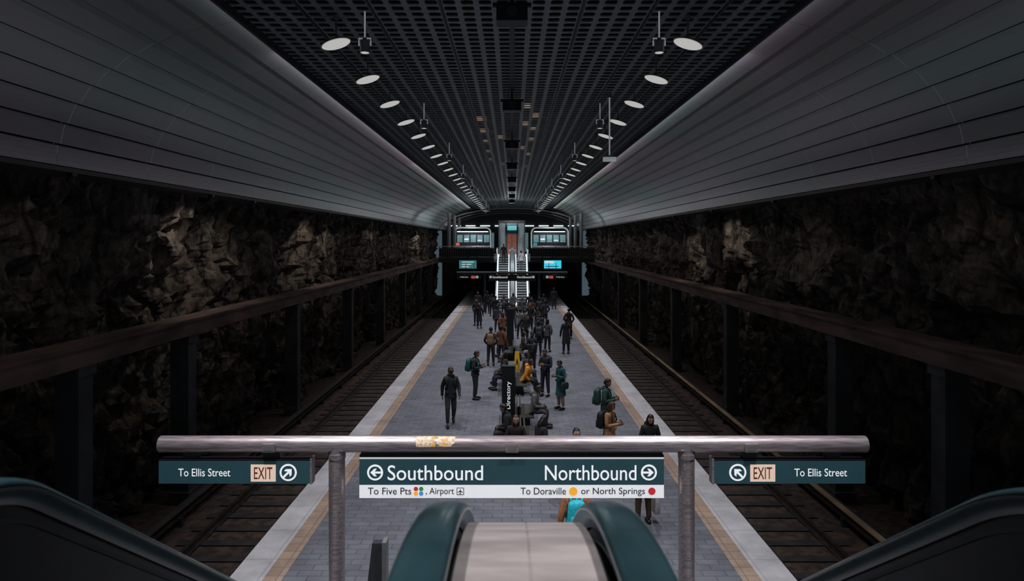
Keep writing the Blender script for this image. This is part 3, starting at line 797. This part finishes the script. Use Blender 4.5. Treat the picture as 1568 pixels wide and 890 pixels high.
P('standing_man',-2.35,45.2,-20,'pocket',BK,NV,h=1.76,skin=0)
P('standing_man',-2.6,52.0,0,'stand',DK,DK,h=1.75,skin=1)
P('standing_man',-1.15,48,170,'pocket',BK,DK,h=1.75)
P('standing_woman',-.6,50,10,'phone',GY,DK,h=1.66,hair='long')
P('standing_man',2.68,33.8,185,'stand',BK,NV,h=1.80,coat=True,skin=0)
P('standing_man',3.25,39.0,170,'pocket',(.05,.025,.02),DK,h=1.76,skin=1,hood=True)
P('standing_woman',1.62,22.7,-60,'phone',(.016,.085,.09),(.03,.05,.05),h=1.66,skin=0,hair='short',coat=True,bare=True,bag=(.02,.03,.03))
P('standing_man',2.62,19.1,75,'phone',(.03,.08,.065),NV,h=1.77,skin=0,pack=(.02,.065,.05))
P('standing_woman',2.42,16.9,60,'phone',(.45,.24,.11),BK,h=1.64,hair='long',hc=HB,pack=(.012,.012,.014),skin=0)
P('standing_woman',3.17,15.7,5,'phone',(.018,.018,.02),DK,h=1.64,hair='long',skin=2,hood=True)
P('standing_woman',1.35,14.3,10,'stand',(.04,.04,.05),DK,h=1.68,hair='bun',skin=2)
P('standing_man',1.05,11.2,178,'stand',(.5,.19,.08),NV,h=1.72,pack=(.02,.55,.66),skin=2)
P('standing_woman',2.6,13.5,190,'stand',(.02,.018,.018),(.07,.045,.02),h=1.66,hair='long',tote=(.6,.58,.55),skin=0)
P('seated_woman',.10,17.0,-5,'sit',(.03,.022,.02),DK,hair='long',hc=HB,skin=2,yaw=10,lean=6)
P('seated_man',-.02,18.2,-95,'sitphone',BK,DK,skin=0,lean=14)
P('seated_woman',.66,16.9,120,'sitphone',BK,DK,hair='long',skin=0,lean=10)
P('seated_man',.62,20.6,75,'sitphone',(.14,.14,.125),(.05,.05,.06),skin=1,lean=12,hood=True,hair='cap')
P('seated_man',.46,25.2,70,'sit',(.8,.30,.025),DK,skin=1,lean=22,hood=True)
P('seated_man',-.24,25.7,-80,'sitphone',BK,NV,skin=0,lean=12)
P('seated_woman',-.22,26.6,-90,'sit',(.04,.03,.03),DK,skin=0,hair='long',lean=5)
P('seated_man',.45,26.6,95,'sit',(.05,.05,.055),DK,skin=1,lean=10)
P('standing_man',1.2,24.6,-30,'phone',(.03,.03,.04),NV,h=1.72,skin=0,pack=(.04,.045,.05))
P('standing_man',1.28,33.3,185,'stand',BK,NV,h=1.72,skin=0,pack=(.05,.055,.06))
P('standing_woman',1.78,34.4,150,'pocket',GY,DK,h=1.68,hair='long')
P('standing_man',.85,29.2,20,'phone',(.035,.04,.05),DK,h=1.76,skin=1)
P('standing_man',.7,36.5,10,'pocket',BK,DK,h=1.78)
P('standing_woman',-.5,37.5,190,'pocket',(.25,.09,.04),DK,h=1.68,hair='long',hc=HB)
P('standing_man',.45,39,170,'stand',(.2,.2,.21),DK,h=1.75)
P('standing_man',1.1,42,10,'pocket',BK,DK,h=1.8)
P('standing_woman',1.5,41,30,'phone',DK,NV,h=1.66,hair='long')
P('standing_man',1.87,46.5,180,'stand',BK,DK,h=1.78,pack=(.02,.02,.025))
P('standing_man',2.15,44.5,190,'pocket',(.03,.035,.045),DK,h=1.74)
P('standing_man',.7,47,0,'stand',GY,DK,h=1.76)
P('standing_woman',-1.5,50.8,160,'stand',(.05,.03,.03),DK,h=1.66,hair='long')
P('standing_man',1.3,50.5,180,'walk',BK,NV,h=1.76)
P('standing_man',3.45,56,180,'stand',BK,DK,h=1.76)
P('seated_woman',.5,32.6,90,'sit',(.05,.03,.025),DK,hair='long',lean=5)
P('seated_man',-.25,33.0,-90,'sitphone',BK,DK,lean=12)
P('standing_woman',1.55,37.6,-20,'phone',(.05,.055,.06),DK,h=1.66,hair='long')
P('standing_man',.1,42.5,0,'stand',DK,NV,h=1.78)
P('standing_woman',-.9,42,180,'stand',(.06,.06,.075),DK,h=1.66,hair='long')
P('standing_man',-.3,46,30,'phone',BK,DK,h=1.75)
P('standing_man',1.3,46,-150,'pocket',(.10,.04,.03),DK,h=1.72)
P('standing_man',2.3,49.5,180,'stand',BK,NV,h=1.75)
P('standing_woman',.1,52,180,'pocket',(.14,.14,.15),DK,h=1.65,hair='long')
P('standing_man',-1.9,52.6,175,'stand',BK,DK,h=1.74)
P('standing_man',.8,60.2,180,'stand',(.6,.62,.65),GY,h=1.76,z0=step_z(3.6))
P('standing_man',-.75,61.0,0,'stand',BK,DK,h=1.74,z0=step_z(2.8))

# ------------------------------------------------------------------ world + camera
w=bpy.data.worlds.new('World'); S.world=w; w.use_nodes=True
w.node_tree.nodes['Background'].inputs[0].default_value=(.30,.48,.58,1); w.node_tree.nodes['Background'].inputs[1].default_value=.16
cam=bpy.data.cameras.new('Camera'); co=bpy.data.objects.new('Camera',cam); S.collection.objects.link(co); S.camera=co
co.location=(0,0,5.6); co.rotation_euler=(math.radians(90),0,0)
cam.sensor_width=36; cam.lens=24; cam.shift_y=-76/1568; cam.clip_start=.05; cam.clip_end=300
cam.dof.use_dof=True; cam.dof.focus_distance=20; cam.dof.aperture_fstop=4
